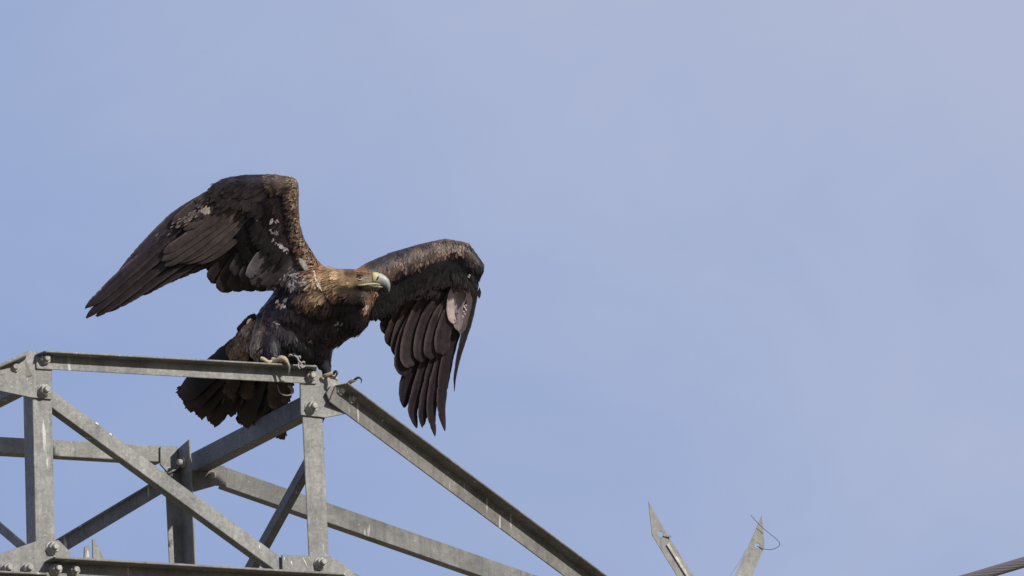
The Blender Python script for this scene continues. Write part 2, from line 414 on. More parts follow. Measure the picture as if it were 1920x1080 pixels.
b = plate('tab', [onT(1242, 1003, .006), onT(1258, 1004, .012), onT(1259, 1008, .012), onT(1243, 1006, .006)], nT, .003, ST_BOLT, s1)
rib = angle('fold_flange', onT(1256, 1018, .005), onT(1345, 1160, .005), nT, -U, .003, .016, ST_BOLT, .002, parent=s1)
s2 = spike('right steel spike leaning right with a dark wire looped through its hole', [(1428, 966.5), (1433, 1025), (1409, 1084), (1370, 1165), (1342, 1165), (1376, 1084), (1397, 1038)], (1419, 1023.5, 5.2), spL, None)
w1 = [onT(1408, 966, .03), onT(1422, 982, .02), onT(1440, 998, .018), onT(1457, 1012, .02), onT(1462, 1021, .016), onT(1452, 1029, .010), onT(1435, 1030, .009), onT(1424, 1026, .006), onT(1419, 1024, -.004)]
P = catmull(w1, 40); vs, fs = tube_geo(P, [.0011] * 40, 6)
wo = mesh_obj('tie_wire', vs, fs, WIRE, None, True); tag(wo, 'thin dark wire curling off the right steel spike', 'wire')
w2 = [onT(1399, 1030, .008), onT(1388, 1052, .008), onT(1374, 1072, .01), onT(1362, 1095, .012)]
P = catmull(w2, 16); vs, fs = tube_geo(P, [.001] * 16, 6)
wo2 = mesh_obj('tie_wire', vs, fs, ALU, None, True); tag(wo2, 'fine pale wire strand hanging off the left edge of the right spike', 'wire')
base = plate('spike_base', [onT(1310, 1150, -.002), onT(1384, 1150, -.002), onT(1384, 1215, -.002), onT(1230, 1215, -.002), onT(1230, 1175, -.002)], -nT, .01, ST_DARK)

cable = thing('power_cable', 'twisted grey stranded cable entering at the bottom right corner', 'cable', T0)
ca, cb = E(1500, 1172, 120), E(2250, 950, 120)
axd = (cb - ca).normalized(); Lc = (cb - ca).length
nn = axd.orthogonal().normalized(); bb = axd.cross(nn)
CR = .0158; NS = 18
vs, fs = tube_geo([ca + axd * (Lc * k / 10) - Z * .012 * math.sin(k / 10 * math.pi) for k in range(11)], [CR * .9] * 11, 12)
mesh_obj('cable_core', vs, fs, ALU, cable, True)
for s in range(NS):
    pts = []
    for k in range(160):
        f = k / 159; a = 2 * math.pi * (s / NS + f * Lc / .30)
        pts.append(ca + axd * (f * Lc) - Z * .012 * math.sin(f * math.pi) + (nn * math.cos(a) + bb * math.sin(a)) * CR)
    vs, fs = tube_geo(pts, [.0029] * 160, 5); mesh_obj('strand', vs, fs, ALU, cable, True)

# ------------------------------------------------------------------ EAGLE
eagle = thing('eagle', 'dark brown eagle with golden nape, wings half raised, perched on the steel rail', 'eagle', C0)
# body: spheres swept along bones in photo-pixel space, fused into one skin
def new_body():
    bm = bmesh.new()
    def ball(c, r, sc=(1, 1, 1)):
        m = Matrix.Translation(Vector(c)) @ Matrix.Diagonal((r * sc[0], r * sc[1], r * sc[2], 1))
        bmesh.ops.create_icosphere(bm, subdivisions=2, radius=1, matrix=m)
    def chain(ctrl, sz=1.0):
        for a, b in zip(ctrl, ctrl[1:]):
            va, vb = Vector(a[:3]), Vector(b[:3]); n = max(2, int((vb - va).length / (min(a[3], b[3]) * .3)))
            for k in range(n + 1):
                t = k / n; ball(va.lerp(vb, t), a[3] + (b[3] - a[3]) * t, (1, 1, sz))
    chain([(545, 590, 22, 53), (590, 588, 20, 56), (630, 588, 14, 53)], .9)
    chain([(545, 590, 22, 53), (556, 625, 25, 50), (585, 618, 22, 53), (628, 590, 14, 54)], .85)
    chain([(560, 545, 15, 42), (555, 575, 20, 50)], .9)
    chain([(575, 560, 4, 44), (610, 562, -6, 46), (645, 562, -10, 40), (660, 580, 0, 34)], .9)
    chain([(520, 600, 12, 38), (535, 640, 10, 42), (565, 650, 14, 40)], .8)
    chain([(556, 630, 25, 46), (560, 660, 20, 32)], .9)
    chain([(515, 610, 12, 36), (502, 648, 2, 32), (512, 670, -22, 15)])        # thigh towards near foot
    chain([(590, 640, 22, 38), (604, 672, 15, 18), (611, 694, 8, 11)])         # far leg
    chain([(560, 535, 8, 36), (600, 532, -10, 35), (636, 536, -22, 33), (664, 527, -30, 23.5), (683, 523, -33, 18), (696, 523, -33, 11)])
    chain([(636, 545, -20, 36), (672, 556, -16, 28), (672, 580, -4, 27), (652, 592, 8, 42)])
    chain([(690, 538, -30, 11), (700, 547, -26, 9), (685, 572, -10, 16)])
    chain([(660, 512, -45, 6), (676, 509.5, -47, 6), (692, 511, -43, 5)])      # brow
    # left wing bones
    chain([(590, 520, 0, 28), (580, 494, -8, 17), (560, 452, -18, 13), (550, 420, -22, 13), (547, 388, -25, 15), (541, 350, -28, 21), (505, 345, -30, 20), (460, 346, -32, 20), (424, 348, -33, 16), (400, 362, -34, 12), (380, 382, -34, 9)], .6)
    # right wing bones
    chain([(660, 540, 25, 28), (694, 520, 42, 28), (716, 510, 50, 29), (745, 499, 60, 30), (792, 481, 74, 26), (835, 471, 84, 25), (864, 477, 89, 26), (885, 500, 90, 23), (886, 514, 90, 18), (889, 533, 90, 8)], .62)
    # tail root and rump
    chain([(530, 620, 40, 40), (495, 632, 48, 22), (475, 640, 52, 16)], .8)
    def slab(poly, dfun, th):
        a = [bm.verts.new((x, y, dfun(x, y) - th)) for x, y in poly]; b = [bm.verts.new((x, y, dfun(x, y) + th)) for x, y in poly]
        fs = [bm.faces.new(a), bm.faces.new(b[::-1])]
        for i in range(len(poly)):
            j = (i + 1) % len(poly); fs.append(bm.faces.new((a[i], b[i], b[j], a[j])[::-1]))
        bmesh.ops.recalc_face_normals(bm, faces=fs)
        bmesh.ops.triangulate(bm, faces=fs)
    slab([(385, 370), (402, 342), (450, 332), (545, 335), (556, 380), (560, 440), (575, 480), (600, 520), (540, 540), (500, 528), (470, 500), (445, 440), (468, 396), (420, 392)], LWD, 5)
    slab([(684, 515), (745, 490), (830, 470), (895, 500), (893, 534), (872, 540), (852, 540), (830, 528), (800, 532), (770, 548), (744, 572), (716, 592), (688, 590), (672, 560)], RWD, 8)
    return bm
def LWD(x, y): return -30 + max(0, (y - 360)) * .14 + max(0, (x - 540)) * .2
def RWD(x, y): return 46 + (x - 690) * .22
bm = new_body()
me = bpy.data.meshes.new('tmp'); bm.to_mesh(me); bm.free()
tmp = bpy.data.objects.new('tmp', me); COL.objects.link(tmp)
md = tmp.modifiers.new('r', 'REMESH'); md.mode = 'VOXEL'; md.voxel_size = 2.6
ms = tmp.modifiers.new('s', 'SMOOTH'); ms.iterations = 14; ms.factor = .5
dg = bpy.context.evaluated_depsgraph_get(); dg.update()
bme = bpy.data.meshes.new_from_object(tmp.evaluated_get(dg)); bpy.data.objects.remove(tmp)
pxv = [v.co.copy() for v in bme.vertices]; pxf = [tuple(p.vertices) for p in bme.polygons]
bvh = BVHTree.FromPolygons(pxv, pxf)
body = mesh_obj('body', [E(*v) for v in pxv], pxf, FEATHER, eagle, True)

# feather builders --------------------------------------------------
class FB:
    def __init__(s): s.v = []; s.f = []; s.c = []; s.uv = []; s.n = []
    def build(s, name, parent, label=None, stuff=False):
        o = mesh_obj(name, [E(*v) for v in s.v], s.f, FEATHER, parent, True); me = o.data
        ca = me.color_attributes.new('Col', 'FLOAT_COLOR', 'POINT')
        ca.data.foreach_set('color', [x for c in s.c for x in (c[0], c[1], c[2], 1)])
        ul = me.uv_layers.new(name='UVMap')
        idx = [0] * len(me.loops); me.loops.foreach_get('vertex_index', idx)
        ul.data.foreach_set('uv', [x for i in idx for x in s.uv[i]])
        if len(s.n) == len(s.v): me.normals_split_custom_set_from_vertices([(RGT * q.x - UPV * q.y + FWD * q.z).normalized() for q in s.n])
        if stuff: o['kind'] = 'stuff'
        if label: o['label'] = label
        return o
def mixv(a, b, t): return tuple(a[i] + (b[i] - a[i]) * t for i in range(3))
def jit(c, s=.25):
    k = 1 + random.uniform(-s, s); return tuple(x * k for x in c)
def big_feather(fb, ctrl, w, c_base, c_edge=None, c_tip=None, tilt=14, camber=.045, ragged=0.0, pointed=.5, n=26, shaft=True, cut=0, ws=None):
    """ctrl: [(px,py,d)...], w full width in px; seen from below"""
    P = catmull([Vector(c) for c in ctrl], n); T, _ = frames(P); view = Vector((0, 0, 1))
    c_edge = c_edge or c_base; c_tip = c_tip or c_base
    NX = 8; base = len(fb.v); nr = random.Random(len(ctrl) * 7 + int(ctrl[0][0]) + int(w * 10))
    notch = {(nr.randint(n // 3, n - 6), nr.random() < .5) for _ in range(3)} if n > 40 else set(); tl = R(tilt); seed = random.uniform(0, 99)
    Ltot = sum((P[i + 1] - P[i]).length for i in range(n - 1))
    for i in range(n):
        s = i / (n - 1)
        prof = min(1, .45 + s * 2.2)
        if s > 1 - .32 * (.4 + pointed):
            q = (s - (1 - .32 * (.4 + pointed))) / (.32 * (.4 + pointed)); prof *= max(0.02, (1 - q ** (2.6 - 1.2 * pointed))) ** .55
        if ws: prof = lerp_list(ws, n)[i]
        perp = T[i].cross(view).normalized()
        nv = perp.cross(T[i]).normalized()
        wd = perp * math.cos(tl) + nv * math.sin(tl)
        for k in range(NX + 1):
            x = -1 + 2 * k / NX
            e = x
            rag = ragged * (noise.noise(Vector((s * 30, x * 3, seed)))) * abs(x) + .05 * noise.noise(Vector((s * 12, (x > 0) * 9, seed)))
            tipshift = 0
            if abs(x) > .74 and (i, x > 0) in notch: e = x * .86
            if cut and s > .9: tipshift = (noise.noise(Vector((x * 9, 0, seed))) * cut) * ((s - .9) / .1)
            p = P[i] + wd * (w * .5 * prof * (e * (1 + rag))) + nv * (-camber * w * (1 - x * x) * (1 if nv.z < 0 else -1)) * -1 + T[i] * tipshift
            fb.v.append(p)
            c = mixv(c_base, c_edge, max(0, abs(x) - .55) / .45 * (1 if x < 0 else .5))  # paler edge also paints a sheen, full strength on one side only
            c = mixv(c, c_tip, max(0, (s - .75) / .25) ** 1.5)
            sh = (1 + .30 * noise.noise(Vector((s * 9, x * 1.5, seed))) + .22 * noise.noise(Vector((s * 4, x * 7, seed + 5)))) * (1.0 if x < .1 else 1 - .38 * (x - .1))  # random mottling, plus shading painted in: one half of the vane darker
            sh *= .72 + .45 * min(1, s * 2.2)  # base end shaded darker in the colour too
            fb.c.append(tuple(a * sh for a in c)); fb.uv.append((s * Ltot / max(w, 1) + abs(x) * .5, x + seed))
    for i in range(n - 1):
        for k in range(NX):
            a = base + i * (NX + 1) + k; fb.f.append((a, a + 1, a + NX + 2, a + NX + 1))
    if shaft:
        b0 = len(fb.v)
        for i in range(n):
            s = i / (n - 1); perp = T[i].cross(view).normalized(); nv = perp.cross(T[i]).normalized()
            if nv.z > 0: nv = -nv
            r = max(.3, w * .022) * (1 - .8 * s)
            off = nv * (-camber * w + .0)
            for q in (-1, 0, 1):
                fb.v.append(P[i] + perp * (q * r) - nv * (camber * w * -1 if False else 0) + nv * ((camber * w * -1) + r * (1.4 if q == 0 else .2)))
                fb.c.append((c_base[0] * 2.2 + .025, c_base[1] * 2.1 + .021, c_base[2] * 2 + .019)); fb.uv.append((s, .5))
        for i in range(n - 1):
            for q in range(2):
                a = b0 + i * 3 + q; fb.f.append((a, a + 1, a + 4, a + 3))
def small(fb, P, nrm, dirv, Ln, Wd, cb, ct, lift=.25):
    """one small contour feather: folded kite of 6 faces"""
    d = dirv - nrm * dirv.dot(nrm)
    if d.length < 1e-4: return
    d.normalize(); sd_ = d.cross(nrm)
    ax = d * math.cos(lift) + nrm * math.sin(lift); up = nrm * math.cos(lift) - d * math.sin(lift)
    b = len(fb.v); P = P - nrm * 1.0
    fold = Wd * .16
    pts = [P, P + ax * Ln * .45 - sd_ * Wd * .5, P + ax * Ln * .45 + up * fold, P + ax * Ln * .45 + sd_ * Wd * .5,
           P + ax * Ln * .82 - sd_ * Wd * .36 - up * .5, P + ax * Ln * .82 + up * fold * .7 - up * .5, P + ax * Ln * .82 + sd_ * Wd * .36 - up * .5, P + ax * Ln - up * 1.2]
    fb.v += pts
    cm = mixv(cb, ct, .35)
    fb.c += [cb, mixv(cb, ct, .12), mixv(cb, ct, .5), mixv(cb, ct, .12), mixv(cb, ct, .4), ct, mixv(cb, ct, .4), tuple(q * 1.25 for q in ct)]
    sdv = random.uniform(0, 50)
    fb.uv += [(0, sdv), (.5, sdv - .3), (.5, sdv), (.5, sdv + .3), (.8, sdv - .3), (.8, sdv), (.8, sdv + .3), (1, sdv)]
    for q in ((0, 1, 2), (0, 2, 3), (1, 4, 5, 2), (2, 5, 6, 3), (4, 7, 5), (5, 7, 6)): fb.f.append(tuple(b + i for i in q)[::-1])
    m0 = (nrm * .8 + up * .25); a1 = (m0 - sd_ * .32).normalized(); a2 = (m0 + sd_ * .32).normalized(); m0 = m0.normalized()
    fb.n += [m0, a1, m0, a2, a1, (m0 + d * .2).normalized(), a2, (m0 + d * .35).normalized()]

DK = (.0048, .0036, .0042); DK2 = (.0095, .0068, .0070); BR = (.055, .034, .022); TAN = (.24, .16, .105); GOLD = (.56, .37, .19); GD2 = (.20, .12, .06)
GB = (.062, .049, .045); PALE = (.42, .37, .34); LIL = (.12, .105, .112); WHT = (.62, .56, .52); PUR = (.048, .034, .035)
# guides: px,py, direction, length, width, base colour, tip colour
G = [
 (690, 513, -1, .1, 4, 2.2, (.13, .07, .04), (.20, .12, .07)), (672, 505, -1, .1, 6, 2.5, (.12, .06, .03), (.27, .15, .07)),
 (655, 509, -1, .15, 8, 3, BR, (.26, .16, .08)), (690, 522, -1, .2, 6, 3, (.13, .115, .10), (.22, .19, .15)), (690, 529, -1, .2, 6, 3, (.20, .17, .12), (.30, .25, .17)), (683, 527, -1, .2, 6, 3, (.17, .14, .10), (.26, .21, .14)),
 (674, 528, -1, .2, 4, 2.2, (.14, .10, .06), (.25, .18, .11)), (655, 528, -1, .3, 9, 3.5, (.10, .06, .035), (.48, .33, .17)),
 (635, 515, -1, .2, 12, 4, (.09, .055, .03), GOLD), (615, 508, -1, .35, 13, 4, (.09, .05, .03), (.44, .27, .14)), (620, 528, -1, .4, 14, 4.4, (.09, .055, .03), GOLD),
 (600, 518, -.8, .7, 15, 4.4, (.10, .06, .035), (.56, .37, .21)), (592, 500, -.4, .9, 13, 4, (.08, .04, .025), (.24, .13, .07)),
 (625, 545, -.9, .5, 13, 4.5, (.06, .035, .022), (.26, .16, .085)), (600, 550, -.8, .7, 15, 5, (.05, .03, .02), (.38, .25, .14)),
 (580, 560, -.5, .9, 15, 6, DK, (.16, .10, .06)), (650, 545, -.9, .4, 9, 4, DK2, (.09, .055, .035)), (672, 542, -.9, .4, 6, 3, DK2, (.07, .05, .035)),
 (690, 542, -.8, .5, 5, 3, (.07, .055, .045), (.13, .10, .08)), (712, 548, -.3, 1, 8, 3, (.06, .035, .025), (.30, .175, .125)), (700, 560, -.3, 1, 9, 3, (.05, .03, .02), (.32, .19, .13)),
 (691, 575, -.3, 1, 10, 3.5, (.05, .03, .02), (.26, .16, .10)), (678, 570, -.4, 1, 10, 5, DK, DK2), (655, 565, -.5, .9, 12, 6, DK, DK2), (682, 597, -.3, 1, 11, 5, DK, (.045, .03, .02)), (670, 590, -.3, 1, 11, 5, DK, DK2), (660, 610, -.3, 1, 12, 5, DK, DK2), (645, 600, -.3, 1, 12, 5, DK, DK2), (610, 572, -.3, 1, 13, 6, DK, (.06, .04, .027)),
 (630, 580, -.4, 1, 14, 7, DK, DK2), (600, 600, -.3, 1, 16, 8, DK, (0.03, 0.0216, 0.018)), (560, 600, -.2, 1, 16, 8, DK, (0.033, 0.024, 0.0216)), (530, 580, -.3, 1, 16, 8, DK, (0.036, 0.0276, 0.0252)),
 (510, 570, -.4, 1, 14, 7, DK, (0.042, 0.033, 0.03)), (540, 545, -.5, .9, 14, 7, DK2, (0.03, 0.0222, 0.0198)), (560, 530, -.5, .8, 14, 6, DK2, (.09, .07, .06)),
 (640, 620, -.3, 1, 15, 7, DK, (0.03, 0.0216, 0.018)), (600, 650, -.2, 1, 14, 7, DK, DK2), (505, 640, -.05, 1, 12, 5, (.015, .012, .0145), (.026, .021, .026)), (500, 665, 0, 1, 10, 4, (.015, .012, .0145), (.026, .021, .026)),
 (540, 660, 0, 1, 12, 6, DK, DK), (560, 680, 0, 1, 12, 6, DK, DK), (612, 690, 0, 1, 8, 4, DK, DK2),
 (474, 644, -.5, .9, 16, 7, (.14, .10, .07), (.36, .27, .20)), (468, 618, -.6, .8, 16, 7, (.11, .08, .06), (.32, .25, .19)),
 # right wing
 (700, 500, -.4, .9, 9, 5, (.05, .04, .036), (.085, .072, .066)), (722, 486, -.3, .9, 9, 5, (.045, .037, .035), (.075, .064, .06)), (750, 473, -.2, 1, 9, 5, (.045, .037, .035), (.075, .062, .057)),
 (800, 458, -.1, 1, 8, 5, (.045, .035, .03), (.12, .09, .075)), (745, 492, -.3, .9, 8, 5, (.035, .025, .02), (.27, .185, .14)), (725, 510, -.4, .9, 8, 5, (.035, .025, .02), (.25, .16, .115)),
 (790, 478, -.3, 1, 8, 5, (.035, .025, .02), (.25, .175, .135)), (830, 458, -.1, 1, 8, 5, (.05, .035, .028), (.32, .23, .17)), (862, 462, .1, 1, 8, 5, (.04, .03, .025), (.24, .17, .12)),
 (880, 475, .3, 1, 8, 5, DK, (.10, .07, .055)), (860, 485, 0, 1, 12, 6, DK, DK), (880, 510, 0, 1, 12, 6, (.007, .0055, .0055), DK), (850, 500, -.1, 1, 12, 6, (.007, .0055, .0055), DK),
 (800, 505, -.4, .9, 14, 7, DK, DK), (760, 520, -.4, .9, 14, 7, DK, DK), (720, 545, -.3, 1, 16, 8, (.008, .006, .006), DK), (700, 580, 0, 1, 12, 7, DK, DK), (890, 530, 0, 1, 9, 5, DK, DK),
 # left wing
 (562, 440, -.8, .5, 8, 4.5, (.045, .03, .02), (.28, .19, .11)), (560, 400, -.8, .4, 8, 4.5, (.045, .03, .022), (.26, .175, .11)), (558, 360, -.8, .3, 8, 5, (.045, .03, .022), (.24, .16, .10)),
 (552, 338, -.9, .3, 8, 5, (.05, .035, .025), (.36, .26, .15)), (530, 338, -1, .3, 8, 5, (.035, .025, .02), (.22, .155, .11)), (505, 330, -1, .3, 8, 5, DK, (.15, .11, .085)),
 (540, 352, -1, .4, 10, 6, DK, (.13, .09, .07)), (480, 330, -1, .4, 9, 5, (.03, .024, .024), (0.042, 0.033, 0.03)), (440, 330, -1, .5, 10, 5, (.035, .028, .03), (.06, .05, .052)), (405, 345, -1, .8, 11, 5, (.035, .03, .034), (.06, .052, .056)),
 (450, 350, -1, .6, 14, 7, DK, (.04, .03, .028)), (490, 360, -.9, .7, 15, 7, DK, (.045, .032, .028)), (530, 375, -.8, .6, 13, 7, DK, (.06, .045, .04)), (545, 400, -.8, .6, 12, 6, DK, (.085, .06, .05)),
 (500, 400, -.7, .8, 15, 8, (.006, .005, .005), DK), (540, 430, -.8, .6, 13, 7, DK, (.08, .06, .055)), (500, 440, -.7, .8, 16, 8, (.006, .005, .005), DK), (470, 450, -.6, .8, 16, 8, DK, DK2),
 (545, 465, -.7, .8, 14, 7, DK2, (.09, .07, .065)), (572, 480, -.7, .8, 11, 5, (.06, .035, .025), (.26, .155, .09)), (582, 495, -.6, .9, 12, 4.5, (.07, .04, .025), (.28, .165, .10)),
 (520, 500, -.5, .9, 16, 8, DK2, (.07, .055, .055)), (560, 500, -.6, .8, 15, 6, DK2, (.16, .13, .12)), (390, 365, -.9, .8, 12, 6, GB, (.12, .1, .09)),
]
def guide(x, y, z=0):
    ws = 0; acc = [0.0] * 10
    for g in G:
        if z > 14 and 668 < g[0] < 716 and 515 < g[1] < 600 and g[0:2] != (700, 580): continue
        q = (x - g[0]) ** 2 + (y - g[1]) ** 2 + 6; w = 1 / (q * q * q)
        ws += w
        kk = .78 if (g[0] > 716 or g[1] < 470) else 1.0
        vals = (g[2], g[3], g[4], g[5]) + g[6] + (g[7][0] * kk, g[7][1] * kk, g[7][2] * kk * 1.05)
        for i in range(10): acc[i] += vals[i] * w
    a = [v / ws for v in acc]
    def cool(c):
        k = max(0, min(1, (.10 - c[0]) / .06)); return (c[0] * (1 - .38 * k), c[1] * (1 - .40 * k), c[2] * (1 - .20 * k))
    return a[0], a[1], a[2], a[3], cool(a[4:7]), cool(a[7:10])
def paint_body():
    me = body.data; ca = me.color_attributes.new('Col', 'FLOAT_COLOR', 'POINT'); cs = []
    for v in pxv:
        g = guide(v.x, v.y, v.z); c = mixv(g[4], g[5], .3); cs += [c[0], c[1], c[2], 1]
    ca.data.foreach_set('color', cs); me.uv_layers.new(name='UVMap')
paint_body()
def scatter():
    fb = FB(); rnd = random.Random(3)
    import bisect
    cum = []; tot = 0; info = []
    for f in pxf:
        vv = [pxv[i] for i in f]; c = sum(vv, Vector()) / len(vv)
        nn_ = (vv[1] - vv[0]).cross(vv[2] - vv[0]); ar = nn_.length * (1 if len(f) == 4 else .5)
        if nn_.length < 1e-6: continue
        nn_.normalize()
        g_scale = 1.0
        if nn_.z > .35: g_scale = .22                   # far side: fewer feathers
        if c.x > 615 and c.y < 560 and c.x < 700 and nn_.z < .35: g_scale = 3.4    # head and nape: finer
        elif c.x > 560 and c.x < 700 and c.y < 560: g_scale = 2.2
        elif (c.y < 500 and (c.x > 705 or c.x > 540)): g_scale = 1.0
        tot += ar * g_scale; cum.append(tot); info.append((vv, nn_))
    NF = int(tot / 13.0)
    for _ in range(NF):
        k = bisect.bisect_left(cum, rnd.uniform(0, tot)); vv, n_ = info[min(k, len(info) - 1)]
        a, b = rnd.random(), rnd.random()
        if a + b > 1: a, b = 1 - a, 1 - b
        j = rnd.choice((0, 1)) if len(vv) == 4 else 0
        P = vv[0] + (vv[1 + j] - vv[0]) * a + (vv[2 + j] - vv[0]) * b
        if (P - Vector((674.5, 519.5, -51))).length < 7.2: continue
        dx, dy, Ln, Wd, cb, ct = guide(P.x, P.y, P.z)
        an = rnd.gauss(0, .22); dx, dy = dx * math.cos(an) - dy * math.sin(an), dx * math.sin(an) + dy * math.cos(an)
        dv = Vector((dx, dy, .12)) if n_.z < 0 else Vector((dx, dy, .1))
        kk = rnd.uniform(.8, 1.2); h = rnd.uniform(.65, 1.35) * (1 + .5 * noise.noise(P * .05)); h2 = rnd.uniform(.45, 1.5) * (1 + .8 * noise.noise(P * .07 + Vector((9, 3, 1))))
        small(fb, P, n_, dv, Ln * kk * 1.25, Wd * rnd.uniform(.75, 1.1), tuple(c * h for c in cb), tuple(max(.004, c * h2) for c in ct), rnd.uniform(.03, .15))
    return fb
scatter().build('plumage', eagle, stuff=True)
def hit(x, y):
    loc, n_, i, d = bvh.ray_cast(Vector((x, y, -400)), Vector((0, 0, 1)))
    return (loc, n_) if loc else (Vector((x, y, 0)), Vector((0, 0, -1)))

# pale tufts of down showing between the dark feathers
fb = FB(); rnd = random.Random(5)
def tuft(x, y, dx, dy, n, sp, Ln, Wd, col, lift=.3):
    for _ in range(n):
        px, py = x + rnd.gauss(0, sp), y + rnd.gauss(0, sp); P, n_ = hit(px, py)
        if P.z == 0: continue
        an = rnd.gauss(0, .35); ddx, ddy = dx * math.cos(an) - dy * math.sin(an), dx * math.sin(an) + dy * math.cos(an)
        small(fb, P - Vector((0, 0, 1.5)), n_, Vector((ddx, ddy, 0)), Ln * rnd.uniform(.7, 1.3), Wd * rnd.uniform(.6, 1.15), jit(mixv(col, DK2, .35), .3), mixv(DK2, jit(col, .2), rnd.choice((.3, .6, .85, 1.0))), lift * .5)
LW1 = (.40, .36, .38)
for a in [(516, 458, -.7, .8, 22, 5, 13, 5, LW1), (526, 466, .8, .7, 14, 4, 12, 5, LW1), (522, 462, .2, .9, 8, 3, 10, 5, (.55, .5, .52)), (512, 410, -.3, .9, 6, 3, 9, 4, LW1), (499, 474, -.6, .8, 7, 3, 12, 4, (.28, .25, .26)), (508, 446, .7, .7, 6, 3, 9, 3, (.3, .27, .28)), (515, 430, .5, .8, 5, 4, 9, 3, (.22, .2, .21)), (516, 412, .5, .6, 3, 2, 7, 4, (.35, .25, .26)),
          (490, 412, -1, .1, 3, 3, 8, 3, (.25, .22, .22)), (495, 435, -.9, .2, 5, 4, 8, 4, (.3, .27, .28)), (505, 436, .9, .3, 3, 2, 8, 3, LW1), (530, 505, -.3, .9, 4, 3, 10, 4, (.2, .18, .18)),
          (542, 520, .2, .9, 20, 5, 13, 5, LW1), (546, 536, .1, 1, 16, 4, 12, 5, LW1), (538, 530, -.2, 1, 8, 4, 10, 5, (.5, .45, .47)), (532, 525, -.3, .9, 5, 3, 8, 3, (.28, .25, .26)), (533, 560, -.5, .8, 7, 4, 10, 5, (.34, .29, .28)), (524, 568, -.6, .5, 5, 3, 8, 4, (.30, .2, .15)),
          (505, 551, -.5, .9, 10, 3, 10, 4, LW1), (512, 603, .9, -.1, 5, 4, 9, 4, (.22, .19, .19)), (549, 604, -.8, .1, 6, 4, 9, 4, (.17, .12, .09)), (637, 607, -.6, .9, 7, 4, 9, 3, (.13, .11, .115)),
          (582, 632, -.5, .9, 6, 5, 8, 3, (.10, .085, .085)), (615, 630, -.5, .9, 5, 5, 8, 3, (.08, .07, .07)), (577, 568, -.4, .9, 10, 6, 14, 4, (.30, .20, .13)), (575, 582, -.5, .9, 6, 4, 13, 5, (.17, .10, .065)),
          (690, 572, 0, 1, 6, 2.5, 8, 4, (.6, .5, .45)), (688, 580, -.1, 1, 8, 3, 9, 3.5, (.42, .24, .17)), (705, 551, -.3, 1, 6, 2.5, 8, 3, (.42, .24, .18)), (697, 562, -.3, 1, 5, 2.5, 8, 3, (.34, .19, .13)),
          (562, 514, -.9, .3, 9, 3, 18, 5, (.34, .31, .28)), (582, 526, -.95, .25, 16, 5, 20, 5, (.58, .47, .34)), (590, 545, -.8, .7, 10, 6, 14, 4, (.36, .25, .15)), (555, 500, -.5, .9, 6, 4, 12, 5, (.12, .1, .1))]:
    tuft(*a)
# pale streak where the nape parts from the wing
for k in range(26):
    t = k / 25; x, y = 566 + 32 * t + rnd.gauss(0, 1.5), 478 + 56 * t ** 1.1 + rnd.gauss(0, 1.5); P, n_ = hit(x, y)
    small(fb, P - Vector((0, 0, 2)), n_, Vector((.45, .9, 0)), 13, 3.4, jit((.4, .3, .22), .3), jit((.80, .66, .54), .2), .12)
fb.build('down_tufts', eagle, stuff=True)
fb = FB()
P, n_ = hit(572, 500); big_feather(fb, [(561, 484, P.z - 4), (569, 495, P.z - 6), (577, 510, P.z - 4)], 11, (.30, .28, .25), (.07, .06, .055), tilt=0, pointed=.8)
fb.build('covert_feather', eagle)

def Z1(p, d): return (140 + p[0] / 3.376, 300 + p[1] / 3.376, d)
def Z3(p, d): return (660 + p[0] / 2.7, 430 + p[1] / 2.7, d)
def place(name, fmt, sc, pts, w, d0, d1, **kw):
    fb = FB(); n = len(pts)
    big_feather(fb, [fmt(p, d0 + (d1 - d0) * i / (n - 1)) for i, p in enumerate(pts)], w / sc, **kw)
    return fb.build(name, eagle)
PR = (.024, .0175, .0195); PRE = (.088, .070, .071)  # PRE: edge colour raised to put the primaries' sheen into the paint
# left wing primaries (outermost first, each a little deeper)
lp = [([(900, 175), (720, 296), (600, 388), (450, 540), (350, 645), (272, 722)], 66, dict(c_base=(.030, .024, .028), c_edge=(.080, .068, .078))),
 ([(860, 250), (640, 430), (480, 575), (300, 735), (160, 862), (66, 938)], 84, dict(c_base=PR, c_edge=PRE)),
 ([(870, 300), (660, 500), (480, 640), (320, 775), (170, 910), (72, 1000)], 84, dict(c_base=PR, c_edge=PRE)),
 ([(900, 360), (700, 540), (520, 680), (360, 810), (230, 915), (135, 990)], 84, dict(c_base=(0.0248, 0.0187, 0.0187), c_edge=PRE)),
 ([(930, 400), (740, 580), (580, 700), (430, 808), (320, 885), (205, 962)], 84, dict(c_base=(0.0231, 0.0171, 0.0165), c_edge=PRE)),
 ([(960, 430), (800, 600), (640, 705), (500, 785), (375, 862)], 88, dict(c_base=(0.022, 0.016, 0.0154), c_edge=PRE)),
 ([(1000, 430), (870, 580), (720, 680), (600, 735), (500, 785)], 90, dict(c_base=(0.022, 0.016, 0.0154), c_edge=PRE)),
 ([(1050, 420), (930, 560), (820, 640), (700, 695), (620, 735)], 90, dict(c_base=(0.0248, 0.0182, 0.0171), c_edge=PRE)),
 ([(1090, 400), (980, 540), (880, 620), (760, 680)], 95, dict(c_base=(0.0275, 0.0204, 0.0187), c_edge=PRE))]
for i, (pts, w, kw) in enumerate(lp):
    place('flight_feather', Z1, 3.376, pts, w, -26 + i * 2.2, 2 + i * 3.2, tilt=-16, ragged=.1, pointed=.85 if i < 5 else .5, cut=4, n=56, **kw)
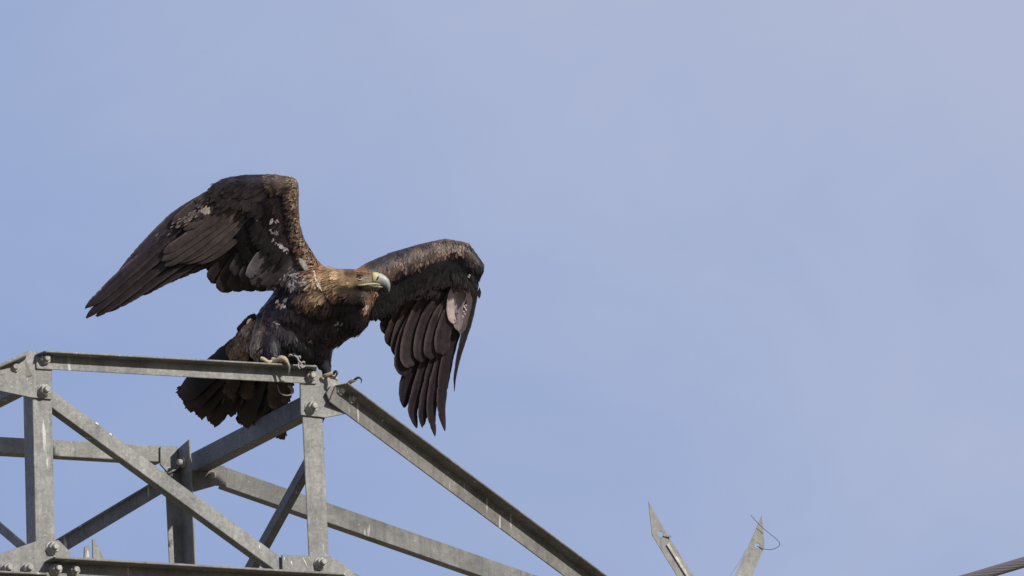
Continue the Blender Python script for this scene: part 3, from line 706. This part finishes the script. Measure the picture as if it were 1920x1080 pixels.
# under coverts of the hand
lc = [([(940, 230), (800, 370), (660, 490), (540, 590)], 130, (.03, .024, .023), (.05, .04, .038), 0)]
for (p0, p1, p2, p3, w, k, d) in [((1150, 290), (1050, 460), (900, 590), (760, 650), 58, .7, -22), ((1125, 300), (1010, 440), (860, 570), (690, 655), 60, .85, -24), ((1090, 310), (960, 440), (800, 565), (640, 650), 62, .75, -26),
                                  ((1050, 320), (910, 430), (740, 560), (570, 672), 66, .8, -28), ((1010, 330), (870, 420), (710, 530), (550, 640), 64, .9, -30), ((970, 330), (830, 410), (690, 505), (560, 590), 60, .8, -31),
                                  ((1140, 290), (1070, 370), (980, 470), (880, 560), 54, 1.05, -29), ((1110, 290), (1030, 370), (930, 470), (820, 555), 56, 1.15, -31), ((1080, 290), (990, 370), (890, 450), (780, 530), 56, 1.0, -33),
                                  ((930, 320), (850, 390), (770, 440), (680, 500), 54, 1.0, -34), ((880, 185), (800, 245), (700, 325), (615, 405), 48, .9, -34), ((900, 205), (825, 270), (735, 350), (645, 432), 50, 1.25, -35),
                                  ((925, 235), (860, 300), (780, 370), (690, 445), 52, 1.1, -36), ((890, 290), (830, 350), (770, 400), (720, 430), 40, 1.3, -37)]:
    c = (.052 * k, .040 * k, .036 * k); lc.append(([p0, p1, p2, p3], w, c, (.115 * k, .092 * k, .082 * k), d))
lc += [([(965, 255), (915, 310), (872, 370), (852, 425)], 66, (.075, .062, .058), (.15, .125, .115), -38), ([(1010, 260), (960, 320), (915, 375), (885, 425)], 60, (.06, .049, .045), (.13, .105, .095), -37),
 ([(1060, 250), (1010, 300), (968, 360), (948, 415)], 66, (.075, .060, .052), (.26, .21, .18), -40), ([(900, 180), (860, 220), (800, 270), (770, 300)], 50, (.07, .058, .048), (.15, .13, .11), -40)]
for pts, w, c, ce, d in lc:
    place('covert_feather', Z1, 3.376, pts, w, d - 4, d + 10, c_base=c, c_edge=ce, c_tip=mixv(c, (.02, .015, .014), .5), tilt=-12, pointed=.25, n=24)
fbp = FB()
for k in range(46):           # mottled pale patch
    x, y = rnd.gauss(0, 1), rnd.gauss(0, 1); qx, qy = 745 + 62 * x - 18 * y, 350 - 46 * x * .6 + 24 * y
    p = Vector(Z1((qx, qy), -44)); small(fbp, p, Vector((0, 0, -1)), Vector((-.8, .6 + rnd.gauss(0, .3), 0)), 9, 2.2, (.09, .075, .065), jit((.24, .20, .165), .45), .06)
for k in range(14):
    p = Vector(Z1((835 + rnd.gauss(0, 16), 305 + rnd.gauss(0, 9)), -46)); small(fbp, p, Vector((0, 0, -1)), Vector((-.5, .8, 0)), 9, 4, (.2, .175, .155), jit((.40, .35, .31), .3), .06)
fbp.build('down_tufts', eagle, stuff=True)
# small dark coverts laid over the quills' bases, in rows
fbp = FB()
for (x0, y0, x1, y1, n_row, Ln, Wd, dd, cb, ct, dx, dy) in [
    (408, 358, 428, 374, 34, 18, 8, -44, DK, (.03, .023, .021), -.8, .7), (425, 368, 486, 372, 60, 24, 10, -45, DK, (.030, .022, .020), -.8, .8), (440, 352, 500, 362, 60, 24, 10, -46, DK, (.028, .02, .018), -.9, .6),
    (470, 376, 492, 392, 24, 22, 9, -43, DK, (.02, .015, .014), -.6, .9), (478, 400, 500, 440, 50, 24, 10, -26, (.006, .005, .005), DK, -.7, .8), (486, 432, 540, 478, 90, 22, 9, -26, (.007, .005, .005), DK2, -.6, .8),
    (416, 352, 404, 366, 18, 14, 7, -44, DK2, (.03, .024, .025), -.8, .8)]:
    for k in range(n_row):
        t = rnd.random(); small(fbp, Vector((x0 + (x1 - x0) * t + rnd.gauss(0, 4), y0 + (y1 - y0) * t + rnd.gauss(0, 4), dd + rnd.uniform(-2, 2))), Vector((0, -.1, -1)).normalized(),
            Vector((dx + rnd.gauss(0, .12), dy + rnd.gauss(0, .12), .15)), Ln * rnd.uniform(.8, 1.2), Wd * rnd.uniform(.7, 1.1), jit(cb, .3), jit(ct, .4), .08)
fbp.build('plumage', eagle, stuff=True)
# left wing secondaries
ls = [([(1060, 360), (980, 500), (900, 610), (842, 700)], 110), ([(1100, 380), (1010, 560), (920, 690), (872, 780)], 120), ([(1140, 400), (1070, 590), (980, 740), (930, 836)], 125),
      ([(1190, 440), (1120, 620), (1050, 740), (1000, 826)], 125), ([(1230, 480), (1180, 640), (1120, 750), (1080, 826)], 125), ([(1270, 500), (1230, 650), (1190, 750), (1160, 828)], 120), ([(1310, 520), (1290, 660), (1255, 750), (1225, 824)], 110)]
for i, (pts, w) in enumerate(ls):
    place('flight_feather', Z1, 3.376, pts, w, 0 - i * 2.0, 22 - i * 3.0, tilt=12, c_base=(.016, .012, .0125), c_edge=(.036, .028, .027), c_tip=(.03, .02, .015), ragged=.12, pointed=.15, cut=3)
for pts, w, d, c, e in [([(1190, 440), (1120, 540), (1060, 640), (1010, 730)], 110, -13, (.020, .015, .017), (.045, .036, .036)), ([(1250, 470), (1190, 580), (1130, 680), (1060, 770)], 110, -16, (.024, .018, .020), (.055, .045, .046)),
                        ([(1300, 560), (1250, 640), (1190, 720), (1120, 790)], 100, -19, (.035, .028, .03), (.08, .067, .068)), ([(1340, 600), (1300, 680), (1230, 740), (1180, 790)], 90, -20, (.03, .024, .026), (.07, .06, .06)),
                        ([(1205, 565), (1160, 630), (1125, 690), (1108, 748)], 66, -24, (.075, .066, .070), (.15, .135, .14))]:
    place('covert_feather', Z1, 3.376, pts, w, d, d + 8, tilt=8, c_base=c, c_edge=e, pointed=.1, n=18)
# right wing primaries
rp = [([(622, 270), (600, 400), (572, 520), (541, 640), (522, 740), (518, 820)], 54, 92, 100, .95), ([(560, 330), (530, 480), (492, 620), (464, 760), (452, 900), (470, 1020)], 62, 97, 108, 1.0),
      ([(535, 350), (505, 500), (455, 660), (418, 800), (402, 930), (420, 1045)], 66, 100, 112, 1.0), ([(490, 380), (460, 540), (412, 700), (380, 830), (360, 930), (358, 1000)], 66, 103, 116, .85),
      ([(450, 400), (410, 560), (368, 700), (330, 830), (308, 920), (328, 1006)], 68, 106, 120, .95), ([(430, 400), (360, 560), (312, 700), (275, 800), (264, 902)], 84, 109, 124, .7)]
for i, (pts, w, d0, d1, pt) in enumerate(rp):
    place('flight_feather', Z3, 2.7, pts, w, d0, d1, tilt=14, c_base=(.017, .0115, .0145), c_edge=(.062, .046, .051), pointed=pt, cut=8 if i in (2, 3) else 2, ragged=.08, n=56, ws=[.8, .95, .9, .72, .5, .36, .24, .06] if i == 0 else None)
for i, (pts, w, d0, d1) in enumerate([([(330, 270), (260, 340), (200, 440), (172, 535)], 90, 96, 112), ([(360, 270), (290, 380), (225, 500), (195, 595)], 95, 95, 110), ([(390, 270), (320, 390), (255, 520), (232, 650)], 95, 93, 108),
                                      ([(420, 290), (350, 410), (285, 540), (262, 650), (268, 745)], 100, 90, 105)]):
    place('flight_feather', Z3, 2.7, pts, w, d0, d1, tilt=14, c_base=(.018, .012, .0135), c_edge=(.060, .044, .045), pointed=.25, ragged=.06)
for pts, w, d0, d1 in [([(410, 300), (350, 400), (300, 520), (280, 640), (310, 690)], 78, 84, 98), ([(470, 320), (395, 430), (352, 560), (350, 672)], 76, 81, 96), ([(500, 340), (440, 450), (405, 560), (398, 658)], 76, 79, 94), ([(520, 360), (485, 460), (458, 550), (460, 636)], 82, 77, 92),
                       ([(470, 210), (430, 280), (400, 340), (398, 385)], 80, 80, 90), ([(490, 250), (450, 310), (430, 370), (415, 430)], 70, 79, 90), ([(400, 240), (350, 300), (310, 350), (290, 400)], 90, 84, 92), ([(500, 300), (480, 400), (450, 480), (430, 540)], 60, 78, 90),
                       ([(340, 250), (270, 290), (240, 330), (230, 380)], 90, 72, 84)]:
    place('covert_feather', Z3, 2.7, pts, w, d0, d1, tilt=14, c_base=(.026, .019, .021), c_edge=(.078, .059, .058), pointed=.12, n=20)  # edges brightened in colour as sheen on these coverts
place('covert_feather', Z3, 2.7, [(522, 270), (506, 350), (502, 410), (516, 478)], 46, 68, 80, c_base=(.42, .33, .31), c_edge=(.28, .21, .20), tilt=10, pointed=.25)
place('covert_feather', Z3, 2.7, [(556, 290), (545, 370), (535, 440), (540, 515)], 50, 72, 84, c_base=(.17, .14, .14), c_edge=(.3, .26, .26), tilt=10, pointed=.4)
place('covert_feather', Z3, 2.7, [(590, 290), (580, 380), (560, 460), (548, 530)], 54, 76, 88, c_base=(.10, .08, .085), c_edge=(.14, .12, .12), tilt=10, pointed=.5)
fbp = FB()
for (x, y) in ((572, 380), (566, 392), (572, 402), (560, 412), (566, 424), (556, 436), (562, 384), (590, 228), (585, 236)):
    small(fbp, Vector(Z3((x, y), 64)), Vector((0, 0, -1)), Vector((.6, .5, 0)), 5, 3, (.4, .33, .3), (.5, .42, .38), .1)
fbp.build('down_tufts', eagle, stuff=True)
fbp = FB()
for (x0, y0, x1, y1, n_row, Ln, Wd, dd, cb, ct, dx, dy) in [
    (770, 530, 850, 512, 130, 24, 9, 62, DK, (.020, .015, .014), -.45, .9), (836, 505, 858, 522, 60, 20, 8, 60, DK, (.018, .013, .013), -.1, 1), (852, 515, 893, 528, 90, 20, 8, 58, (.007, .0055, .0055), (.016, .012, .012), 0, 1),
    (735, 560, 775, 530, 70, 26, 10, 60, DK, DK2, -.5, .9), (790, 545, 822, 530, 30, 22, 9, 66, DK, (.028, .02, .02), -.45, .9)]:
    for k in range(n_row):
        t = rnd.random(); small(fbp, Vector((x0 + (x1 - x0) * t + rnd.gauss(0, 5), y0 + (y1 - y0) * t + rnd.gauss(0, 5), dd + rnd.uniform(-2, 2))), Vector((0, -.1, -1)).normalized(),
            Vector((dx + rnd.gauss(0, .15), dy + rnd.gauss(0, .12), .15)), Ln * rnd.uniform(.8, 1.2), Wd * rnd.uniform(.7, 1.1), jit(cb, .3), jit(ct, .4), .08)
fbp.build('plumage', eagle, stuff=True)
# tail
tips = [(338, 745, 482, 622), (350, 764, 484, 626), (370, 777, 482, 626), (396, 793, 490, 630), (424, 774, 498, 634), (455, 797, 508, 636), (486, 800, 518, 640), (524, 822, 530, 644)]
for i, (tx, ty, bx, by) in enumerate(tips):
    fb = FB(); mx, my = (tx + bx) / 2, (ty + by) / 2
    big_feather(fb, [(bx, by, 52 - i * .5), (mx - 2, my - 1, 130 + i * 2), (tx, ty, 205 + i * 6)], 44 if i < 7 else 34, (.0075, .0055, .006), (.026, .019, .018), (.05, .030, .023), tilt=-22, ragged=.10, pointed=.0, cut=5, ws=[.5, .8, 1, 1, 1, 1, 1, .95, .62])
    tdir = Vector((tx - bx, ty - by, 0)).normalized(); tp = Vector((-tdir.y, tdir.x, 0))
    for k in range(16):
        q = rnd.uniform(-1, 1); w2 = 17 if i < 7 else 13
        small(fb, Vector((tx, ty, 201 + i * 6 + rnd.uniform(-2, 2))) + tp * q * w2 - tdir * (6 + 7 * q * q + rnd.uniform(-2, 6)), Vector((0, 0, -1)), tdir + tp * (q * .1 + rnd.gauss(0, .12)), rnd.uniform(6, 10), rnd.uniform(2, 3.6), (.012, .009, .009), jit((.05, .030, .024), .4), .03)
    fb.build('tail_feather', eagle)
# under-tail coverts and flank, paler brown
for (p, w, c, e) in [([(494, 590, 40), (472, 614, 62), (446, 646, 90), (428, 672, 110)], 30, (.08, .056, .042), (.14, .10, .075)), ([(496, 600, 36), (476, 624, 60), (462, 652, 86), (448, 684, 112)], 34, (.12, .085, .062), (.2, .145, .11)),
                     ([(480, 590, 44), (470, 600, 48), (456, 614, 56), (447, 624, 64)], 18, (.02, .015, .014), (.05, .037, .033))]:
    fb = FB(); big_feather(fb, p, w, c, e, tilt=-12, pointed=.2, ragged=.15); fb.build('covert_feather', eagle)
fbp = FB()
for k in range(190):
    t = rnd.random(); u = rnd.uniform(-1, 1); x, y = 478 - 31 * t + u * (9 + 8 * t), 598 + 74 * t + u * 5
    spot = max(0, 1 - math.hypot(x - 470, y - 612) / 14)
    c = mixv((.22, .15, .10), (.36, .26, .185), rnd.random()); c = mixv(c, (.46, .42, .39), spot)
    if x < 440 and y > 652: c = (.03, .022, .019)
    small(fbp, Vector((x, y, 22 + t * 62 + rnd.uniform(-2, 2))), Vector((.1, -.1, -1)).normalized(), Vector((-.5 + rnd.gauss(0, .12), .85, .6)), rnd.uniform(15, 24), rnd.uniform(5, 9), tuple(q * .7 for q in c), jit(c, .2), .06)
fbp.build('rump_plumage', eagle, stuff=True)
fbp = FB()
for k in range(45):
    x, y = rnd.uniform(415, 480), rnd.uniform(712, 745)
    if rnd.random() < .5: x, y = rnd.uniform(500, 545), rnd.uniform(712, 760)
    small(fbp, Vector((x, y, 42 + (y - 620) / 170 * 160)), Vector((0, 0, -1)), Vector((rnd.gauss(-.3, .4), 1, 0)), 15, 4, (.012, .009, .009), jit((.07, .042, .036), .6), .08)
fbp.build('under_tail_down', eagle, stuff=True)
for (p, w) in [([(520, 680, 60), (522, 725, 110), (520, 770, 160)], 38), ([(540, 680, 60), (536, 720, 100), (530, 755, 140)], 30), ([(440, 690, 100), (436, 720, 130), (428, 746, 155)], 26), ([(470, 690, 100), (464, 722, 130), (462, 748, 155)], 26)]:
    fb = FB(); big_feather(fb, p, w, (.025, .016, .014), (.06, .038, .03), (.10, .065, .05), tilt=-8, pointed=.2, ragged=.3, cut=5); fb.build('covert_feather', eagle)

# head details -------------------------------------------------------
def loft_px(name, secs, mat, parent, n=16, cols=None):
    """secs: (px,py,d, r_in_plane, r_depth); path tangent from neighbours"""
    C = [Vector(s[:3]) for s in secs]; vs = []; fs = []
    for i, s in enumerate(secs):
        T = (C[min(i + 1, len(C) - 1)] - C[max(i - 1, 0)]).normalized(); a = Vector((T.y, -T.x, 0)).normalized(); b = T.cross(a)
        for k in range(n):
            q = 2 * math.pi * k / n; vs.append(C[i] + a * math.cos(q) * s[3] + b * math.sin(q) * s[4])
    for i in range(len(secs) - 1):
        for k in range(n):
            j = (k + 1) % n; fs.append((i * n + k, i * n + j, (i + 1) * n + j, (i + 1) * n + k))
    fs.append(tuple(range(n))[::-1]); fs.append(tuple((len(secs) - 1) * n + k for k in range(n)))
    o = mesh_obj(name, [E(*v) for v in vs], fs, mat, parent, True)
    if cols:
        ca = o.data.color_attributes.new('Col', 'FLOAT_COLOR', 'POINT'); cc = []
        for i in range(len(secs)):
            for k in range(n):
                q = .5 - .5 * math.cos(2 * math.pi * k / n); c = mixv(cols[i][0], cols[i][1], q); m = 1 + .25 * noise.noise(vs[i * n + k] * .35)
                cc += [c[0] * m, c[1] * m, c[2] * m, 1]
        ca.data.foreach_set('color', cc)
    return o
hz = -36
beak = loft_px('beak', [(699, 521.5, hz, 10, 8.2), (705, 522, hz - .5, 10.4, 8.2), (712, 523, hz - 1, 10.6, 7.6), (718, 525.8, hz - 1, 9.8, 6.8), (723, 530, hz - 1, 8.6, 5.8), (726.5, 535, hz - 1, 6.0, 4.4), (728.3, 540, hz - 1, 3.9, 3), (728.9, 544.5, hz - 1, 2.0, 1.7), (728.6, 549, hz - 1, .4, .4)], BEAK, eagle, 16,
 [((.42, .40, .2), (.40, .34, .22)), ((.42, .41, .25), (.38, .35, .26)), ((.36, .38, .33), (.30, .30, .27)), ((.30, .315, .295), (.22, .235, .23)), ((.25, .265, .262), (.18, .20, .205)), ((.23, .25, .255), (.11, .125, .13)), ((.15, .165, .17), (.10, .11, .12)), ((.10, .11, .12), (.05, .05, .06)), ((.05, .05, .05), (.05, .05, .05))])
loft_px('beak_tip', [(728.7, 543.5, hz - 1, 2.5, 2.1), (728.9, 546, hz - 1, 1.6, 1.4), (728.6, 549.5, hz - 1, .5, .5)], BEAK_TIP, beak)
loft_px('cere', [(698, 521, hz, 10.2, 8.6), (701, 521, hz, 10.9, 8.9), (705.5, 521.5, hz, 11.0, 8.8), (707.5, 522, hz, 10.6, 8.4)], BEAK, beak, 16, [((.50, .44, .18), (.40, .35, .25))] * 3 + [((.46, .44, .24), (.38, .36, .28))])
loft_px('nostril', [(707, 524.5, hz - 8.6, 1.2, 1.4), (708.6, 521, hz - 8.8, 1.6, 1.6), (709.6, 518, hz - 8.4, .9, 1.2)], PUPIL, beak, 8)
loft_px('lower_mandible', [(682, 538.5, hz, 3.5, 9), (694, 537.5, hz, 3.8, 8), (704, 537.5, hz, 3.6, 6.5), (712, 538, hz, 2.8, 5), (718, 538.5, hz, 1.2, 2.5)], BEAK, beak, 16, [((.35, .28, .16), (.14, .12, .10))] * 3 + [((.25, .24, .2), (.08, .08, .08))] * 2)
tube_px('gape', [(670, 534.5, hz - 13.5), (680, 534.2, hz - 13.2), (692, 532.6, hz - 11.6), (703, 532, hz - 9), (713, 533.5, hz - 7)], [.6, 1.3, 1.7, 1.5, .7], GAPE, beak)
tube_px('gape', [(668, 537.2, hz - 12.8), (682, 537.8, hz - 12), (696, 537.6, hz - 9.5), (709, 538.5, hz - 6)], [.5, .8, .9, .5], BEAK, beak)
ep, en = hit(674.5, 519.8)
def sphere_px(name, c, r, mat, parent, sub=3, sc=(1, 1, 1)):
    bm = bmesh.new(); bmesh.ops.create_icosphere(bm, subdivisions=sub, radius=1)
    for v in bm.verts: v.co = E(c[0] + v.co.x * r * sc[0], c[1] + v.co.y * r * sc[1], c[2] + v.co.z * r * sc[2])
    return bm_obj(name, bm, mat, parent, True)
eye = sphere_px('eye', (674.5, 520, ep.z + 1.6), 4.6, IRIS, eagle)
sphere_px('pupil', (675.4, 519.6, ep.z - 1.6), 2.7, PUPIL, eye, 2, (1, 1, .8))
tube_px('eyelid', [(668.5, 519.5, ep.z + .3), (671.5, 516.3, ep.z - 2.4), (676, 515.6, ep.z - 2.6), (681, 517.5, ep.z - .6)], [.5, 1.4, 1.5, .6], PUPIL, eye)
tube_px('eyelid', [(669, 520.5, ep.z + .3), (672, 524, ep.z - 1.6), (677, 524.3, ep.z - 1.8), (681, 521, ep.z - .2)], [.4, .9, .9, .4], GAPE, eye)

# feet ------------------------------------------------------------------
foot = tube_px('foot', [(512, 674, -34), (512, 679, -50), (509, 682, -58)], [5, 5, 4], TOE, eagle, 10)
tube_px('toe', [(510, 679, -56), (502, 678, -64), (495, 674, -66), (489, 671.5, -64)], [4.0, 3.1, 3.9, 3.7], TOE, foot, 10)
tube_px('toe', [(512, 680, -60), (519, 676, -66), (527, 671.5, -70), (535, 674, -73), (539, 681, -73)], [3.6, 4.4, 5.4, 4.7, 3.2], TOE, foot, 10)
tube_px('toe', [(514, 676, -52), (525, 677, -56), (536, 678, -60), (542, 680, -60)], [5, 4.5, 4.5, 3.5], TOE, foot, 10)
tube_px('talon', [(538, 678, -73), (541.5, 686, -75), (542, 694, -74.5), (540, 704, -73)], [3.4, 2.9, 2.0, .4], TALON_PALE, foot)
tube_px('talon', [(520, 722, -14), (524, 735, -17), (533, 741, -18), (543, 741, -16), (548, 737, -12)], [.6, 1.1, 1.5, 1.5, 1.0], TALON_PALE, foot)
tube_px('talon', [(541, 722, -14), (548, 730, -14), (548, 738, -13)], [3, 3.2, 2.4], TALON_PALE, foot)
foot2 = tube_px('foot', [(608, 686, 6), (612, 695, 2), (616, 701, -6)], [11, 9, 6], CLOTH_D, eagle, 10)
tube_px('toe', [(608, 704, -12), (614, 703, -16), (622, 700, -18), (628, 700, -18)], [3.2, 3.8, 3.8, 3.0], TOE, foot2, 10)
tube_px('toe', [(616, 704, -6), (624, 708, -14), (630, 709, -22), (632, 712, -26)], [3.2, 3.4, 3.4, 2.4], TOE, foot2, 10)
tube_px('talon', [(625, 700, -19), (629, 696.5, -22), (632, 699, -24), (630, 705, -25), (626, 710, -25)], [2.6, 2.8, 2.4, 1.6, .3], TALON, foot2)
tube_px('toe', [(618, 712, 14), (636, 728, 34), (650, 724, 26), (658, 715.5, 14), (667, 712.5, 8)], [4, 3.6, 3.8, 4.0, 2.8], TOE, foot2, 10)
tube_px('talon', [(665, 712, 8), (671, 708, 6), (676, 709.5, 5), (678, 714, 5), (676.5, 719.5, 5)], [2.5, 2.3, 1.9, 1.2, .3], TALON, foot2)
# frayed scrap tied round the near toe
scrap = tube_px('frayed_band', [(540, 676, -66), (545, 669, -72), (552, 668, -74), (560, 675, -72)], [2.4, 6.0, 6.4, 3.6], CLOTH_D, foot, 7)
for pts in [[(546, 668, -77), (552, 667, -79), (558, 671, -79), (560, 678, -78), (563, 686, -78)], [(556, 668, -77), (560, 676, -79), (566, 684, -79), (568, 691, -78)], [(559, 676, -78), (565, 680, -80), (570, 678, -79), (572, 682, -78)],
            [(560, 680, -79), (559, 687, -80), (563, 692, -79)], [(541, 669, -76), (544, 665, -78), (549, 667, -79)], [(555, 672, -78), (562, 668, -78), (563, 673, -78)], [(562, 684, -79), (567, 689, -80), (573, 686, -79)]]:
    tube_px('strand', pts, [1.0, 1.7, 1.5, .7], CLOTH if pts[0][0] > 545 else TOE, scrap, 6, 10)
